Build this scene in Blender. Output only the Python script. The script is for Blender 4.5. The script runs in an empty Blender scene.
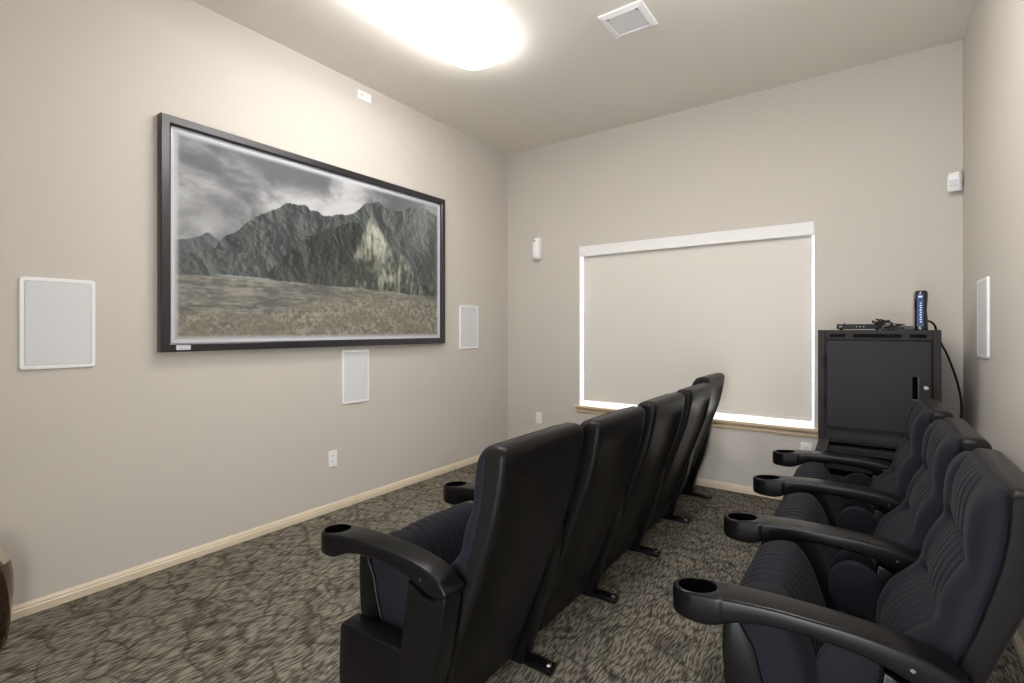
import bpy, bmesh, math
import numpy as np
from mathutils import Vector, Matrix
PI = math.pi
S = bpy.context.scene
C = S.collection

# ------------------------------------------------------------ camera, world, lights, exposure
CAMX, CAMH = 3.108, 1.30
cd = bpy.data.cameras.new('camera')
cam = bpy.data.objects.new('camera', cd)
C.objects.link(cam)
cam.location = (CAMX, 0, CAMH)
cam.rotation_euler = (PI / 2, 0, math.atan(353 / 493.5))
cd.sensor_width = 36
cd.lens = 493.5 / 1024 * 36
cd.shift_y = -12 / 1024
cd.clip_start = 0.02
S.camera = cam

w = bpy.data.worlds.new('daylight'); S.world = w
w.use_nodes = True
bg = w.node_tree.nodes['Background']
bg.inputs[0].default_value = (0.94, 0.965, 1.0, 1)
bg.inputs[1].default_value = 9.0

LAMP_STRENGTH = 15.5
S.view_settings.view_transform = 'Standard'
S.view_settings.look = 'None'
S.view_settings.gamma = 1
S.view_settings.use_curve_mapping = False
S.view_settings.exposure = 0.50

RX, RY, RZ, NY = 3.62, 4.268, 3.167, -0.55      # room: x 0..RX, y NY..RY, height RZ


# ------------------------------------------------------------ materials
def lin(c):
    return tuple(((v / 255) / 12.92 if v / 255 <= 0.04045 else ((v / 255 + 0.055) / 1.055) ** 2.4) for v in c)


def mat(name, col, rough=0.6, metal=0.0, spec=0.5, noise=None, bump=None, emis=0, coat=0, sheen=0):
    m = bpy.data.materials.new(name)
    m.use_nodes = True
    nt = m.node_tree
    b = nt.nodes['Principled BSDF']
    b.inputs['Base Color'].default_value = (*col, 1)
    b.inputs['Roughness'].default_value = rough
    b.inputs['Metallic'].default_value = metal
    b.inputs['Specular IOR Level'].default_value = spec
    b.inputs['Coat Weight'].default_value = coat
    b.inputs['Sheen Weight'].default_value = sheen
    if emis:
        b.inputs['Emission Color'].default_value = (*col, 1)
        b.inputs['Emission Strength'].default_value = emis
    tc = nt.nodes.new('ShaderNodeTexCoord')
    if noise:
        sc, amt = noise
        n = nt.nodes.new('ShaderNodeTexNoise'); n.inputs['Scale'].default_value = sc
        n.inputs['Detail'].default_value = 4
        nt.links.new(tc.outputs['Object'], n.inputs['Vector'])
        mx = nt.nodes.new('ShaderNodeMix'); mx.data_type = 'RGBA'
        mx.inputs[6].default_value = (*[v * (1 - amt) for v in col], 1)
        mx.inputs[7].default_value = (*[min(1, v * (1 + amt)) for v in col], 1)
        nt.links.new(n.outputs['Fac'], mx.inputs[0])
        nt.links.new(mx.outputs[2], b.inputs['Base Color'])
    if bump:
        sc, st, di = bump
        n = nt.nodes.new('ShaderNodeTexNoise'); n.inputs['Scale'].default_value = sc
        n.inputs['Detail'].default_value = 3
        nt.links.new(tc.outputs['Object'], n.inputs['Vector'])
        bp = nt.nodes.new('ShaderNodeBump'); bp.inputs['Strength'].default_value = st
        bp.inputs['Distance'].default_value = di
        nt.links.new(n.outputs['Fac'], bp.inputs['Height'])
        nt.links.new(bp.outputs[0], b.inputs['Normal'])
    return m


WALLC = (0.555, 0.518, 0.468)
M_wall = mat('wall_paint', WALLC, 0.75, spec=0.25, bump=(90, 0.12, 0.004))
M_ceil = mat('ceiling_paint', (0.79, 0.75, 0.69), 0.85, spec=0.2, bump=(70, 0.12, 0.004))
M_base = mat('pale_maple_trim', (0.66, 0.56, 0.42), 0.4, noise=(9, 0.1))
M_sill = mat('pale_maple_sill', (0.60, 0.47, 0.31), 0.35, noise=(12, 0.12))
M_white = mat('white_plastic', (0.82, 0.82, 0.82), 0.35)
M_vinyl = mat('white_vinyl', (0.85, 0.87, 0.9), 0.3)
M_grille = mat('grey_speaker_grille', (0.64, 0.65, 0.66), 0.6, bump=(500, 0.3, 0.002))
M_shade = mat('beige_roller_fabric', (0.69, 0.655, 0.60), 0.8, spec=0.1, bump=(300, 0.15, 0.001))
M_valance = mat('white_valance', (0.78, 0.77, 0.75), 0.5)
M_frame = mat('black_satin_frame', (0.020, 0.017, 0.020), 0.28, spec=0.6)
M_matte = mat('white_screen_margin', (0.56, 0.58, 0.63), 0.5)
M_plastic = mat('charcoal_plastic', (0.0045, 0.0041, 0.0044), 0.28, spec=0.20, bump=(220, 0.15, 0.001))
M_shell = mat('textured_grey_black_shell', (0.0085, 0.0075, 0.0076), 0.36, spec=0.12, bump=(260, 0.25, 0.001))
M_fabric = mat('navy_black_fabric', (0.0098, 0.0095, 0.0135), 0.65, spec=0.08, bump=(700, 0.4, 0.0008), sheen=0.03)
M_black = mat('black_plastic', (0.005, 0.005, 0.005), 0.5, spec=0.3)
M_void = mat('painted_shade_black', (0.0015, 0.0015, 0.0015), 0.9, spec=0.0)  # black stands in for the shade inside slots and cup wells
M_rack = mat('charcoal_powder_coat', (0.020, 0.0175, 0.018), 0.5, spec=0.2, bump=(500, 0.15, 0.0006))
M_rackd = mat('shaded_recess_steel', (0.010, 0.009, 0.009), 0.6)  # darker copy of the cabinet steel, recess shade put into the colour
M_chrome = mat('bright_metal', (0.40, 0.39, 0.38), 0.25, metal=1)
M_bronze = mat('bronze_dark_reflection', (0.17, 0.125, 0.09), 0.06, metal=1)  # bin body darkened, reflection of the dark room put into the colour
M_lid = mat('metal_pale_reflection', (0.72, 0.66, 0.58), 0.12, metal=1)  # bin lid paler, reflected ceiling brightness put into the colour
M_gloss = mat('gloss_black', (0.012, 0.013, 0.016), 0.12, spec=0.6)
M_grey = mat('grey_plastic', (0.07, 0.066, 0.07), 0.5)
M_slot = mat('socket_slots', (0.18, 0.18, 0.19), 0.6)
M_label = mat('grey_white_label', (0.62, 0.63, 0.68), 0.5)
M_led = mat('blue_white_display', (0.40, 0.55, 0.85), 0.4, emis=0.5)
M_dim = mat('blue_display_glow', (0.012, 0.03, 0.08), 0.2, emis=0.4)
M_lens = mat('lit_acrylic_lens', (1.0, 0.985, 0.97), 0.4, emis=LAMP_STRENGTH)

# carpet: short dashes along the room with wandering dark veins
M_carpet = bpy.data.materials.new('dashed_olive_carpet'); M_carpet.use_nodes = True
nt = M_carpet.node_tree; N = nt.nodes; Lk = nt.links.new
b = N['Principled BSDF']; b.inputs['Roughness'].default_value = 0.95; b.inputs['Specular IOR Level'].default_value = 0.1
tc = N.new('ShaderNodeTexCoord')
wn = N.new('ShaderNodeTexNoise'); wn.inputs['Scale'].default_value = 2.6; wn.inputs['Detail'].default_value = 2
Lk(tc.outputs['Object'], wn.inputs['Vector'])
wm = N.new('ShaderNodeVectorMath'); wm.operation = 'MULTIPLY_ADD'
wm.inputs[1].default_value = (0.07, 0.05, 0)
Lk(wn.outputs['Color'], wm.inputs[0]); Lk(tc.outputs['Object'], wm.inputs[2])
mp = N.new('ShaderNodeMapping'); mp.inputs['Scale'].default_value = (140, 18, 1)
mp.inputs['Rotation'].default_value = (0, 0, 0.10)
Lk(wm.outputs[0], mp.inputs['Vector'])
dn = N.new('ShaderNodeTexNoise'); dn.inputs['Scale'].default_value = 1; dn.inputs['Detail'].default_value = 0.8
Lk(mp.outputs[0], dn.inputs['Vector'])
r1 = N.new('ShaderNodeValToRGB')
r1.color_ramp.elements[0].position = 0.43; r1.color_ramp.elements[0].color = (0.072, 0.063, 0.049, 1)
r1.color_ramp.elements[1].position = 0.57; r1.color_ramp.elements[1].color = (0.228, 0.208, 0.168, 1)
Lk(dn.outputs['Fac'], r1.inputs[0])
vm = N.new('ShaderNodeVectorMath'); vm.operation = 'MULTIPLY_ADD'; vm.inputs[1].default_value = (0.26, 0.26, 0)
wn2 = N.new('ShaderNodeTexNoise'); wn2.inputs['Scale'].default_value = 6; wn2.inputs['Detail'].default_value = 1
Lk(tc.outputs['Object'], wn2.inputs['Vector']); Lk(wn2.outputs['Color'], vm.inputs[0]); Lk(tc.outputs['Object'], vm.inputs[2])
vo = N.new('ShaderNodeTexVoronoi'); vo.feature = 'DISTANCE_TO_EDGE'; vo.inputs['Scale'].default_value = 6.0
Lk(vm.outputs[0], vo.inputs['Vector'])
r2 = N.new('ShaderNodeValToRGB')
r2.color_ramp.elements[0].position = 0.0; r2.color_ramp.elements[0].color = (0.48, 0.47, 0.45, 1)
r2.color_ramp.elements[1].position = 0.085; r2.color_ramp.elements[1].color = (1, 1, 1, 1)
Lk(vo.outputs['Distance'], r2.inputs[0])
mu = N.new('ShaderNodeMix'); mu.data_type = 'RGBA'; mu.blend_type = 'MULTIPLY'; mu.inputs[0].default_value = 1
Lk(r1.outputs[0], mu.inputs[6]); Lk(r2.outputs[0], mu.inputs[7])
fn = N.new('ShaderNodeTexNoise'); fn.inputs['Scale'].default_value = 210; fn.inputs['Detail'].default_value = 2
Lk(tc.outputs['Object'], fn.inputs['Vector'])
r3 = N.new('ShaderNodeMapRange'); r3.inputs[1].default_value = 0.3; r3.inputs[2].default_value = 0.7
r3.inputs[3].default_value = 0.84; r3.inputs[4].default_value = 1.16
Lk(fn.outputs['Fac'], r3.inputs[0])
mu2 = N.new('ShaderNodeVectorMath'); mu2.operation = 'SCALE'
Lk(mu.outputs[2], mu2.inputs[0]); Lk(r3.outputs[0], mu2.inputs['Scale'])
Lk(mu2.outputs[0], b.inputs['Base Color'])
bp = N.new('ShaderNodeBump'); bp.inputs['Strength'].default_value = 0.5; bp.inputs['Distance'].default_value = 0.004
Lk(fn.outputs['Fac'], bp.inputs['Height']); Lk(bp.outputs[0], b.inputs['Normal'])

# window glass
M_glass = bpy.data.materials.new('window_glass'); M_glass.use_nodes = True
nt = M_glass.node_tree; nt.nodes.remove(nt.nodes['Principled BSDF'])
tr = nt.nodes.new('ShaderNodeBsdfTransparent'); gl = nt.nodes.new('ShaderNodeBsdfGlossy')
gl.inputs['Roughness'].default_value = 0.02
mxs = nt.nodes.new('ShaderNodeMixShader'); mxs.inputs[0].default_value = 0.06
nt.links.new(tr.outputs[0], mxs.inputs[1]); nt.links.new(gl.outputs[0], mxs.inputs[2])
nt.links.new(mxs.outputs[0], nt.nodes['Material Output'].inputs[0])

# printed picture: colours live on the sheet's vertices
M_print = bpy.data.materials.new('printed_picture'); M_print.use_nodes = True
nt = M_print.node_tree
at = nt.nodes.new('ShaderNodeAttribute'); at.attribute_name = 'print'
nt.links.new(at.outputs['Color'], nt.nodes['Principled BSDF'].inputs['Base Color'])
nt.nodes['Principled BSDF'].inputs['Roughness'].default_value = 0.5
nt.nodes['Principled BSDF'].inputs['Specular IOR Level'].default_value = 0.3


# ------------------------------------------------------------ helpers
def obj(name, bm, m, parent=None, smooth=None, loc=None):
    me = bpy.data.meshes.new(name)
    bmesh.ops.recalc_face_normals(bm, faces=bm.faces[:])
    bm.to_mesh(me); bm.free()
    me.materials.append(m)
    if smooth is not None:
        for p in me.polygons: p.use_smooth = True
        try: me.set_sharp_from_angle(angle=math.radians(smooth))
        except Exception: pass
    o = bpy.data.objects.new(name, me); C.objects.link(o)
    if parent: o.parent = parent
    if loc: o.location = loc
    return o


def tag(o, label, cat, group=None):
    o['label'] = label; o['category'] = cat
    if group: o['group'] = group
    return o


def thing(name, label, cat, loc=(0, 0, 0), rot=(0, 0, 0), group=None):
    o = bpy.data.objects.new(name, None); C.objects.link(o)
    o.empty_display_size = 0.1
    o.location = loc; o.rotation_euler = rot
    return tag(o, label, cat, group)


def struct(o):
    o['kind'] = 'structure'; return o


def box(bm, x0, x1, y0, y1, z0, z1, bev=0, seg=2):
    r = bmesh.ops.create_cube(bm, size=1, matrix=Matrix.Translation(((x0 + x1) / 2, (y0 + y1) / 2, (z0 + z1) / 2)) @ Matrix.Diagonal((x1 - x0, y1 - y0, z1 - z0, 1)))
    if bev:
        es = list({e for v in r['verts'] for e in v.link_edges})
        bmesh.ops.bevel(bm, geom=es, offset=bev, segments=seg, profile=0.5, affect='EDGES')
    return bm


def B(*a, **k): return box(bmesh.new(), *a, **k)


def cyl(bm, c, r, h, axis='z', seg=24, r2=None):
    rot = {'z': Matrix(), 'x': Matrix.Rotation(PI / 2, 4, 'Y'), 'y': Matrix.Rotation(-PI / 2, 4, 'X')}[axis]
    bmesh.ops.create_cone(bm, cap_ends=True, segments=seg, radius1=r, radius2=r if r2 is None else r2, depth=h,
                          matrix=Matrix.Translation(c) @ rot)
    return bm


def tube(bm, pts, r, seg=8):
    P = [Vector(p) for p in pts]; rings = []
    for i, p in enumerate(P):
        d = (P[min(i + 1, len(P) - 1)] - P[max(i - 1, 0)]).normalized()
        a = d.orthogonal().normalized() if i == 0 else (a - d * a.dot(d)).normalized()
        bb = d.cross(a)
        rings.append([bm.verts.new(p + (a * math.cos(t) + bb * math.sin(t)) * r) for t in [2 * PI * k / seg for k in range(seg)]])
    for q, s in zip(rings, rings[1:]):
        for k in range(seg): bm.faces.new((q[k], q[(k + 1) % seg], s[(k + 1) % seg], s[k]))
    bm.faces.new(rings[0][::-1]); bm.faces.new(rings[-1])
    return bm


def smoothpath(pts, n=6):
    P = [Vector(p) for p in pts]; out = []
    for i in range(len(P) - 1):
        p0, p1, p2, p3 = P[max(i - 1, 0)], P[i], P[i + 1], P[min(i + 2, len(P) - 1)]
        for k in range(n):
            t = k / n
            out.append(0.5 * ((2 * p1) + (p2 - p0) * t + (2 * p0 - 5 * p1 + 4 * p2 - p3) * t * t + (3 * p1 - p0 - 3 * p2 + p3) * t ** 3))
    out.append(P[-1]); return out


def loft(bm, rings, cap=True):
    vs = [[bm.verts.new(p) for p in r] for r in rings]
    n = len(vs[0])
    for a, b_ in zip(vs, vs[1:]):
        for k in range(n): bm.faces.new((a[k], a[(k + 1) % n], b_[(k + 1) % n], b_[k]))
    if cap:
        bm.faces.new(vs[0][::-1]); bm.faces.new(vs[-1])
    return bm


def interp(tab, x):
    xs = [t[0] for t in tab]; ys = [t[1] for t in tab]
    return float(np.interp(x, xs, ys))


def sinterp(tab, n=200):
    """smooth table: samples then box filtered"""
    xs = np.array([t[0] for t in tab], float); ys = np.array([t[1] for t in tab], float)
    g = np.linspace(xs[0], xs[-1], n); v = np.interp(g, xs, ys)
    k = max(3, n // 14) | 1
    vp = np.concatenate([2 * v[0] - v[k // 2:0:-1], v, 2 * v[-1] - v[-2:-k // 2 - 1:-1]])
    vv = np.convolve(vp, np.ones(k) / k, 'valid')[:n]
    return lambda x: float(np.interp(x, g, vv))


def prism_y(bm, poly, y0, y1, bev=0):
    """polygon in (x,z) extruded along y"""
    a = [bm.verts.new((x, y0, z)) for x, z in poly]; c = [bm.verts.new((x, y1, z)) for x, z in poly]
    n = len(poly)
    fs = [bm.faces.new(a), bm.faces.new(c[::-1])]
    for k in range(n): fs.append(bm.faces.new((a[k], c[k], c[(k + 1) % n], a[(k + 1) % n])))
    bmesh.ops.recalc_face_normals(bm, faces=bm.faces[:])
    if bev:
        es = [e for f in fs[:2] for e in f.edges]
        bmesh.ops.bevel(bm, geom=es, offset=bev, segments=3, profile=0.5, affect='EDGES')
    return bm


# ------------------------------------------------------------ room shell
T = 0.15
WX0, WX1, WZ0, WZ1 = 0.858, 2.806, 0.565, 2.105
struct(obj('floor', B(-T, RX + T, NY - T, RY + T, -0.1, 0), M_carpet))
struct(obj('ceiling', B(-T, RX + T, NY - T, RY + T, RZ, RZ + 0.1), M_ceil))
struct(obj('wall_left', B(-T, 0, NY, RY, 0, RZ), M_wall))
struct(obj('wall_right', B(RX, RX + T, NY, RY, 0, RZ), M_wall))
DX0, DX1, DZ = 2.35, 3.30, 2.06  # doorway added behind the camera so daylight fills the room
bm = bmesh.new()
box(bm, -T, DX0, NY - T, NY, 0, RZ); box(bm, DX1, RX + T, NY - T, NY, 0, RZ); box(bm, DX0, DX1, NY - T, NY, DZ, RZ)
struct(obj('wall_near', bm, M_wall))
bm = bmesh.new()
box(bm, DX0 - 0.06, DX0 + 0.015, NY - T, NY + 0.014, 0, DZ + 0.06, 0.003); box(bm, DX1 - 0.015, DX1 + 0.06, NY - T, NY + 0.014, 0, DZ + 0.06, 0.003)
box(bm, DX0 + 0.015, DX1 - 0.015, NY - T, NY + 0.014, DZ - 0.015, DZ + 0.06, 0.003)
struct(obj('added_doorway_1', bm, M_base))  # trim of the added, unseen doorway
bm = bmesh.new()
box(bm, -T, WX0, RY, RY + T, 0, RZ); box(bm, WX1, RX + T, RY, RY + T, 0, RZ)
box(bm, WX0, WX1, RY, RY + T, 0, WZ0); box(bm, WX0, WX1, RY, RY + T, WZ1, RZ)
struct(obj('wall_back', bm, M_wall))


def baseboard(name, axis, a0, a1, pos, sgn):
    prof = [(0, 0), (0.014, 0), (0.014, 0.032), (0.010, 0.038), (0.010, 0.046), (0.006, 0.051), (0.004, 0.056), (0, 0.058)]
    bm = bmesh.new(); rings = []
    for t in (a0, a1):
        rings.append([((pos + sgn * p, t, z) if axis == 'y' else (t, pos + sgn * p, z)) for p, z in prof])
    loft(bm, rings)
    struct(obj(name, bm, M_base))


baseboard('baseboard_left', 'y', NY, RY, 0, 1)
baseboard('baseboard_back', 'x', 0.014, RX - 0.014, RY, -1)
baseboard('baseboard_right', 'y', NY, RY, RX, -1)

# window: frame, panes, sill, apron
win = struct(obj('window_1', None or B(WX0, WX1, RY + 0.128, RY + 0.15, WZ0, WZ0 + 0.04), M_vinyl))
bm = bmesh.new()
fy0, fy1 = RY + 0.075, RY + 0.13
box(bm, WX0, WX0 + 0.045, fy0, fy1, WZ0, WZ1, 0.004); box(bm, WX1 - 0.045, WX1, fy0, fy1, WZ0, WZ1, 0.004)
box(bm, WX0 + 0.045, WX1 - 0.045, fy0, fy1, WZ0, WZ0 + 0.045, 0.004); box(bm, WX0 + 0.045, WX1 - 0.045, fy0, fy1, WZ1 - 0.045, WZ1, 0.004)
xm = (WX0 + WX1) / 2
box(bm, xm - 0.03, xm + 0.03, fy0 + 0.005, fy1, WZ0 + 0.045, WZ1 - 0.045, 0.004)
obj('window_frame', bm, M_vinyl, win)
obj('pane', B(WX0 + 0.045, xm - 0.03, RY + 0.10, RY + 0.105, WZ0 + 0.045, WZ1 - 0.045), M_glass, win)
obj('pane', B(xm + 0.03, WX1 - 0.045, RY + 0.10, RY + 0.105, WZ0 + 0.045, WZ1 - 0.045), M_glass, win)
# white reveal lining
bm = bmesh.new()
box(bm, WX0, WX0 + 0.006, RY + 0.002, fy0, WZ0, WZ1); box(bm, WX1 - 0.006, WX1, RY + 0.002, fy0, WZ0, WZ1)
obj('window_reveal', bm, M_vinyl, win)
obj('window_stool', B(WX0 + 0.006, WX1 - 0.006, RY + 0.001, fy0, WZ0, WZ0 + 0.004), M_vinyl, win)
obj('window_sill', B(0.815, 2.85, RY - 0.035, RY + 0.0, WZ0 - 0.018, WZ0 + 0.004, 0.004), M_sill, win)
bm = bmesh.new()
loft(bm, [[(x, RY - p, z) for p, z in [(0, 0.500), (0.010, 0.500), (0.013, 0.512), (0.013, 0.530), (0.020, 0.538), (0.022, 0.5465), (0, 0.5465)]] for x in (0.838, 2.828)])
obj('window_apron', bm, M_sill, win)

# roller shade in the window
sh = thing('roller_shade', 'beige fabric roller shade with white valance, pulled down over the window', 'window shade', (xm, RY, 0.62))
def rel(bm, o):
    bmesh.ops.translate(bm, verts=bm.verts[:], vec=-Vector(o.location)); return bm
obj('valance', rel(B(WX0 + 0.003, WX1 - 0.003, RY - 0.012, RY + 0.045, 2.003, WZ1 - 0.004, 0.003), sh), M_valance, sh)
bm = bmesh.new()
FX0, FX1 = WX0 + 0.029, WX1 - 0.018
nx, nz = 40, 30
g = [[bm.verts.new((FX0 + (FX1 - FX0) * i / nx, RY + 0.030 + 0.0015 * math.sin(i * 0.5) * (1 - j / nz), 0.636 + (2.02 - 0.636) * j / nz)) for i in range(nx + 1)] for j in range(nz + 1)]
g2 = [[bm.verts.new(v.co + Vector((0, 0.002, 0))) for v in r] for r in g]
for j in range(nz):
    for i in range(nx):
        bm.faces.new((g[j][i], g[j][i + 1], g[j + 1][i + 1], g[j + 1][i])); bm.faces.new((g2[j][i], g2[j + 1][i], g2[j + 1][i + 1], g2[j][i + 1]))
for j in range(nz):
    bm.faces.new((g[j][0], g[j + 1][0], g2[j + 1][0], g2[j][0])); bm.faces.new((g[j][nx], g2[j][nx], g2[j + 1][nx], g[j + 1][nx]))
for i in range(nx):
    bm.faces.new((g[0][i], g2[0][i], g2[0][i + 1], g[0][i + 1])); bm.faces.new((g[nz][i], g[nz][i + 1], g2[nz][i + 1], g2[nz][i]))
obj('shade_fabric', rel(bm, sh), M_shade, sh, smooth=40)
obj('hem_bar', rel(B(FX0, FX1, RY + 0.024, RY + 0.037, 0.612, 0.637, 0.004), sh), M_shade, sh)


# ------------------------------------------------------------ ceiling lights
def ceiling_light(x, label):
    t = thing('ceiling_light', label, 'ceiling light', (x, 2.02, RZ), group='long rounded ceiling lights')
    def stadium(w_, l_, z, n=14):
        r = w_ / 2; pts = []
        for k in range(n + 1):
            a = PI * k / n; pts.append((r * math.cos(a), l_ / 2 - r * 0.75 + 0.75 * r * math.sin(a), z))
        for k in range(n + 1):
            a = PI + PI * k / n; pts.append((r * math.cos(a), -(l_ / 2 - r * 0.75) + 0.75 * r * math.sin(a), z))
        return pts
    bm = bmesh.new(); loft(bm, [stadium(0.30, 1.16, 0), stadium(0.32, 1.18, -0.020), stadium(0.36, 1.24, -0.024)])
    obj('housing', bm, M_white, t, smooth=40)
    bm = bmesh.new(); prof = [(0.012, -0.020), (0.0, -0.034), (0.0, -0.060), (0.014, -0.085), (0.045, -0.104), (0.10, -0.116), (0.16, -0.120)]
    loft(bm, [stadium(0.37 - 2 * d, 1.25 - 2 * d, z) for d, z in prof])
    obj('lens', bm, M_lens, t, smooth=60)
    return t
ceiling_light(1.04, 'glowing long ceiling light with rounded end, above the framed picture side')
ceiling_light(2.58, 'added unseen ceiling light above the rear row of seats, out of the frame')  # matching fixture added out of view to brighten the room

# ------------------------------------------------------------ ceiling vent
v = thing('ceiling_vent', 'square white ceiling vent grille near the back wall', 'vent', (1.945, 2.83, RZ))
bm = bmesh.new(); h = 0.135
for a in range(4):
    R4 = Matrix.Rotation(a * PI / 2, 4, 'Z')
    q = bmesh.new(); 
    vs = [q.verts.new(p) for p in [(-h, -h, 0), (h, -h, 0), (h, -h, -0.006), (-h, -h, -0.006), (-h + 0.035, -h + 0.035, -0.016), (h - 0.035, -h + 0.035, -0.016), (h - 0.038, -h + 0.038, -0.004), (-h + 0.038, -h + 0.038, -0.004)]]
    for f_ in [(0, 1, 2, 3), (3, 2, 5, 4), (4, 5, 6, 7), (0, 7, 6, 1)]: q.faces.new([vs[i] for i in f_])
    q.transform(R4); me = bpy.data.meshes.new('tmp'); q.to_mesh(me); q.free(); bm.from_mesh(me); bpy.data.meshes.remove(me)
obj('vent_frame', bm, M_white, v)
bm = bmesh.new(); k0 = h - 0.038
for i in range(17):
    p = -k0 + 2 * k0 * (i + 0.5) / 17
    box(bm, p - 0.0035, p + 0.0035, -k0, k0, -0.012, -0.003); 
for i in range(11):
    p = -k0 + 2 * k0 * (i + 0.5) / 11
    box(bm, -k0, k0, p - 0.0025, p + 0.0025, -0.011, -0.004)
obj('vent_grille', bm, M_white, v)
obj('vent_back', B(-k0, k0, -k0, k0, -0.009, -0.0005), M_white, v)
for sx in (-1, 1):
    o_ = obj('screw', cyl(bmesh.new(), (sx * 0.088, -0.091, -0.0135), 0.006, 0.006, seg=12), M_slot, v)


# ------------------------------------------------------------ in-wall speakers
def wall_speaker(label, y0, y1, z0, z1, x=0, face=1, bw=0.018):
    cy, cz = (y0 + y1) / 2, (z0 + z1) / 2; hy, hz = (y1 - y0) / 2, (z1 - z0) / 2
    t = thing('wall_speaker', label, 'speaker', (x, cy, cz), (0, 0, 0 if face > 0 else PI), group='flush wall speakers')
    bm = bmesh.new()
    def ring(dy, dx, r):
        pts = []
        for cx_, cy_, a0 in ((1, 1, 0), (-1, 1, PI / 2), (-1, -1, PI), (1, -1, 1.5 * PI)):
            for k in range(5):
                a = a0 + PI / 2 * k / 4
                pts.append((dx, cx_ * (hy - dy - r) + r * math.cos(a), cy_ * (hz - dy - r) + r * math.sin(a)))
        return pts
    loft(bm, [ring(0, 0, 0.014), ring(0, 0.006, 0.014), ring(0.003, 0.010, 0.012), ring(bw - 0.002, 0.010, 0.006), ring(bw, 0.005, 0.005)], cap=False)
    obj('speaker_frame', bm, M_white, t, smooth=35)
    bm = bmesh.new(); loft(bm, [ring(bw, 0.0005, 0.005), ring(bw, 0.0075, 0.005), ring(bw + 0.002, 0.009, 0.004)])
    obj('speaker_grille', bm, M_grille, t)
    return t
wall_speaker('large squarish flush speaker left of the framed picture, at far left', 0.516, 0.788, 1.116, 1.540)
wall_speaker('flush speaker centred directly under the framed picture', 2.206, 2.446, 0.752, 1.150)
wall_speaker('flush speaker just right of the framed picture on the left wall', 3.490, 3.765, 1.115, 1.531)
wall_speaker('flush speaker on the right wall near the equipment cabinet', 3.43, 3.705, 1.150, 1.57, x=RX, face=-1)


# ------------------------------------------------------------ outlets and plates
def outlet(label, loc, rot, kind='duplex', horizontal=False, group='electrical outlets'):
    """plate in local xz plane facing -y"""
    t = thing('wall_outlet' if kind == 'duplex' else 'socket_plate', label, 'outlet', loc, rot, group)
    W, Hh = (0.035, 0.0575) if not horizontal else (0.0625, 0.036)
    obj('cover_plate', B(-W, W, -0.006, 0, -Hh, Hh, 0.003), M_white, t)
    if kind == 'duplex':
        for s in (-1, 1):
            f_ = obj('socket_face', cyl(bmesh.new(), (0, -0.0065, s * 0.020), 0.0165, 0.004, 'y', 20), M_white, t, smooth=40)
            for q in (-1, 1): obj('socket_slot', B(q * 0.006 - 0.001, q * 0.006 + 0.001, -0.0095, -0.008, s * 0.020, s * 0.020 + 0.008), M_slot, f_)
            obj('ground_hole', cyl(bmesh.new(), (0, -0.009, s * 0.020 - 0.007), 0.0025, 0.0015, 'y', 10), M_slot, f_)
    else:
        for q in (-1, 1):
            f_ = obj('socket_face', B(q * 0.024 - 0.013, q * 0.024 + 0.013, -0.0085, -0.005, -0.012, 0.012, 0.001), M_white, t)
            if q < 0: obj('cable_jack', cyl(bmesh.new(), (-0.026, -0.0095, 0.002), 0.005, 0.003, 'y', 12), M_slot, f_)
            else: obj('data_jack', B(0.012, 0.034, -0.0095, -0.008, -0.004, 0.001), M_label, f_)
    return t
outlet('white duplex outlet low on the left wall below the framed picture', (0, 2.13, 0.374), (0, 0, PI / 2))
outlet('white duplex outlet on the back wall left of the window', (0.394, RY, 0.395), (0, 0, 0))
outlet('white outlet on the back wall beneath the window, beside the equipment cabinet', (2.752, RY, 0.40), (0, 0, 0))
outlet('small white horizontal socket plate high above the framed picture near the ceiling', (0, 2.405, 3.077), (0, 0, PI / 2), 'jack', True, None)

# ------------------------------------------------------------ air freshener and motion detector on the back wall
t = thing('air_freshener', 'white tapered air freshener dispenser on the back wall left of the window', 'air freshener', (0.388, RY, 2.02))
bm = bmesh.new(); rings = []
for z, hw, d in [(0, 0.040, 0.066), (0.004, 0.043, 0.070), (0.06, 0.044, 0.072), (0.13, 0.043, 0.070), (0.17, 0.041, 0.064), (0.20, 0.036, 0.052), (0.215, 0.026, 0.036), (0.220, 0.012, 0.02)]:
    rings.append([(hw * math.copysign(abs(math.cos(a)) ** 0.6, math.cos(a)), -d * abs(math.sin(a)) ** 0.55, z) for a in [PI * k / 20 for k in range(21)]])
loft(bm, rings)
obj('dispenser_body', bm, M_white, t, smooth=50)
obj('spray_opening', cyl(bmesh.new(), (-0.008, -0.060, 0.180), 0.008, 0.016, 'y', 14), M_slot, t)
obj('base_tray', B(-0.030, 0.030, -0.055, -0.001, -0.010, 0.001, 0.003), M_label, t)
t = thing('motion_detector', 'small white motion detector in the back right corner under the ceiling', 'motion detector', (3.580, 4.232, 2.185), (0, 0, -0.30))
bm = bmesh.new(); rings = []
for z, hw, d in [(0, 0.030, 0.028), (0.006, 0.034, 0.034), (0.05, 0.035, 0.044), (0.10, 0.034, 0.042), (0.118, 0.031, 0.034), (0.122, 0.026, 0.026)]:
    rings.append([(x, y, z) for x, y in [(-hw, 0), (-hw, -d * 0.7), (-hw * 0.75, -d), (hw * 0.75, -d), (hw, -d * 0.7), (hw, 0)]])
loft(bm, rings); obj('detector_body', bm, M_white, t, smooth=35)
obj('detector_lens', B(-0.022, 0.022, -0.0465, -0.040, 0.030, 0.070, 0.003), M_label, t)
obj('mount_bracket', B(-0.015, 0.03, 0.0, 0.022, 0.04, 0.085, 0.002), M_white, t)

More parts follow.
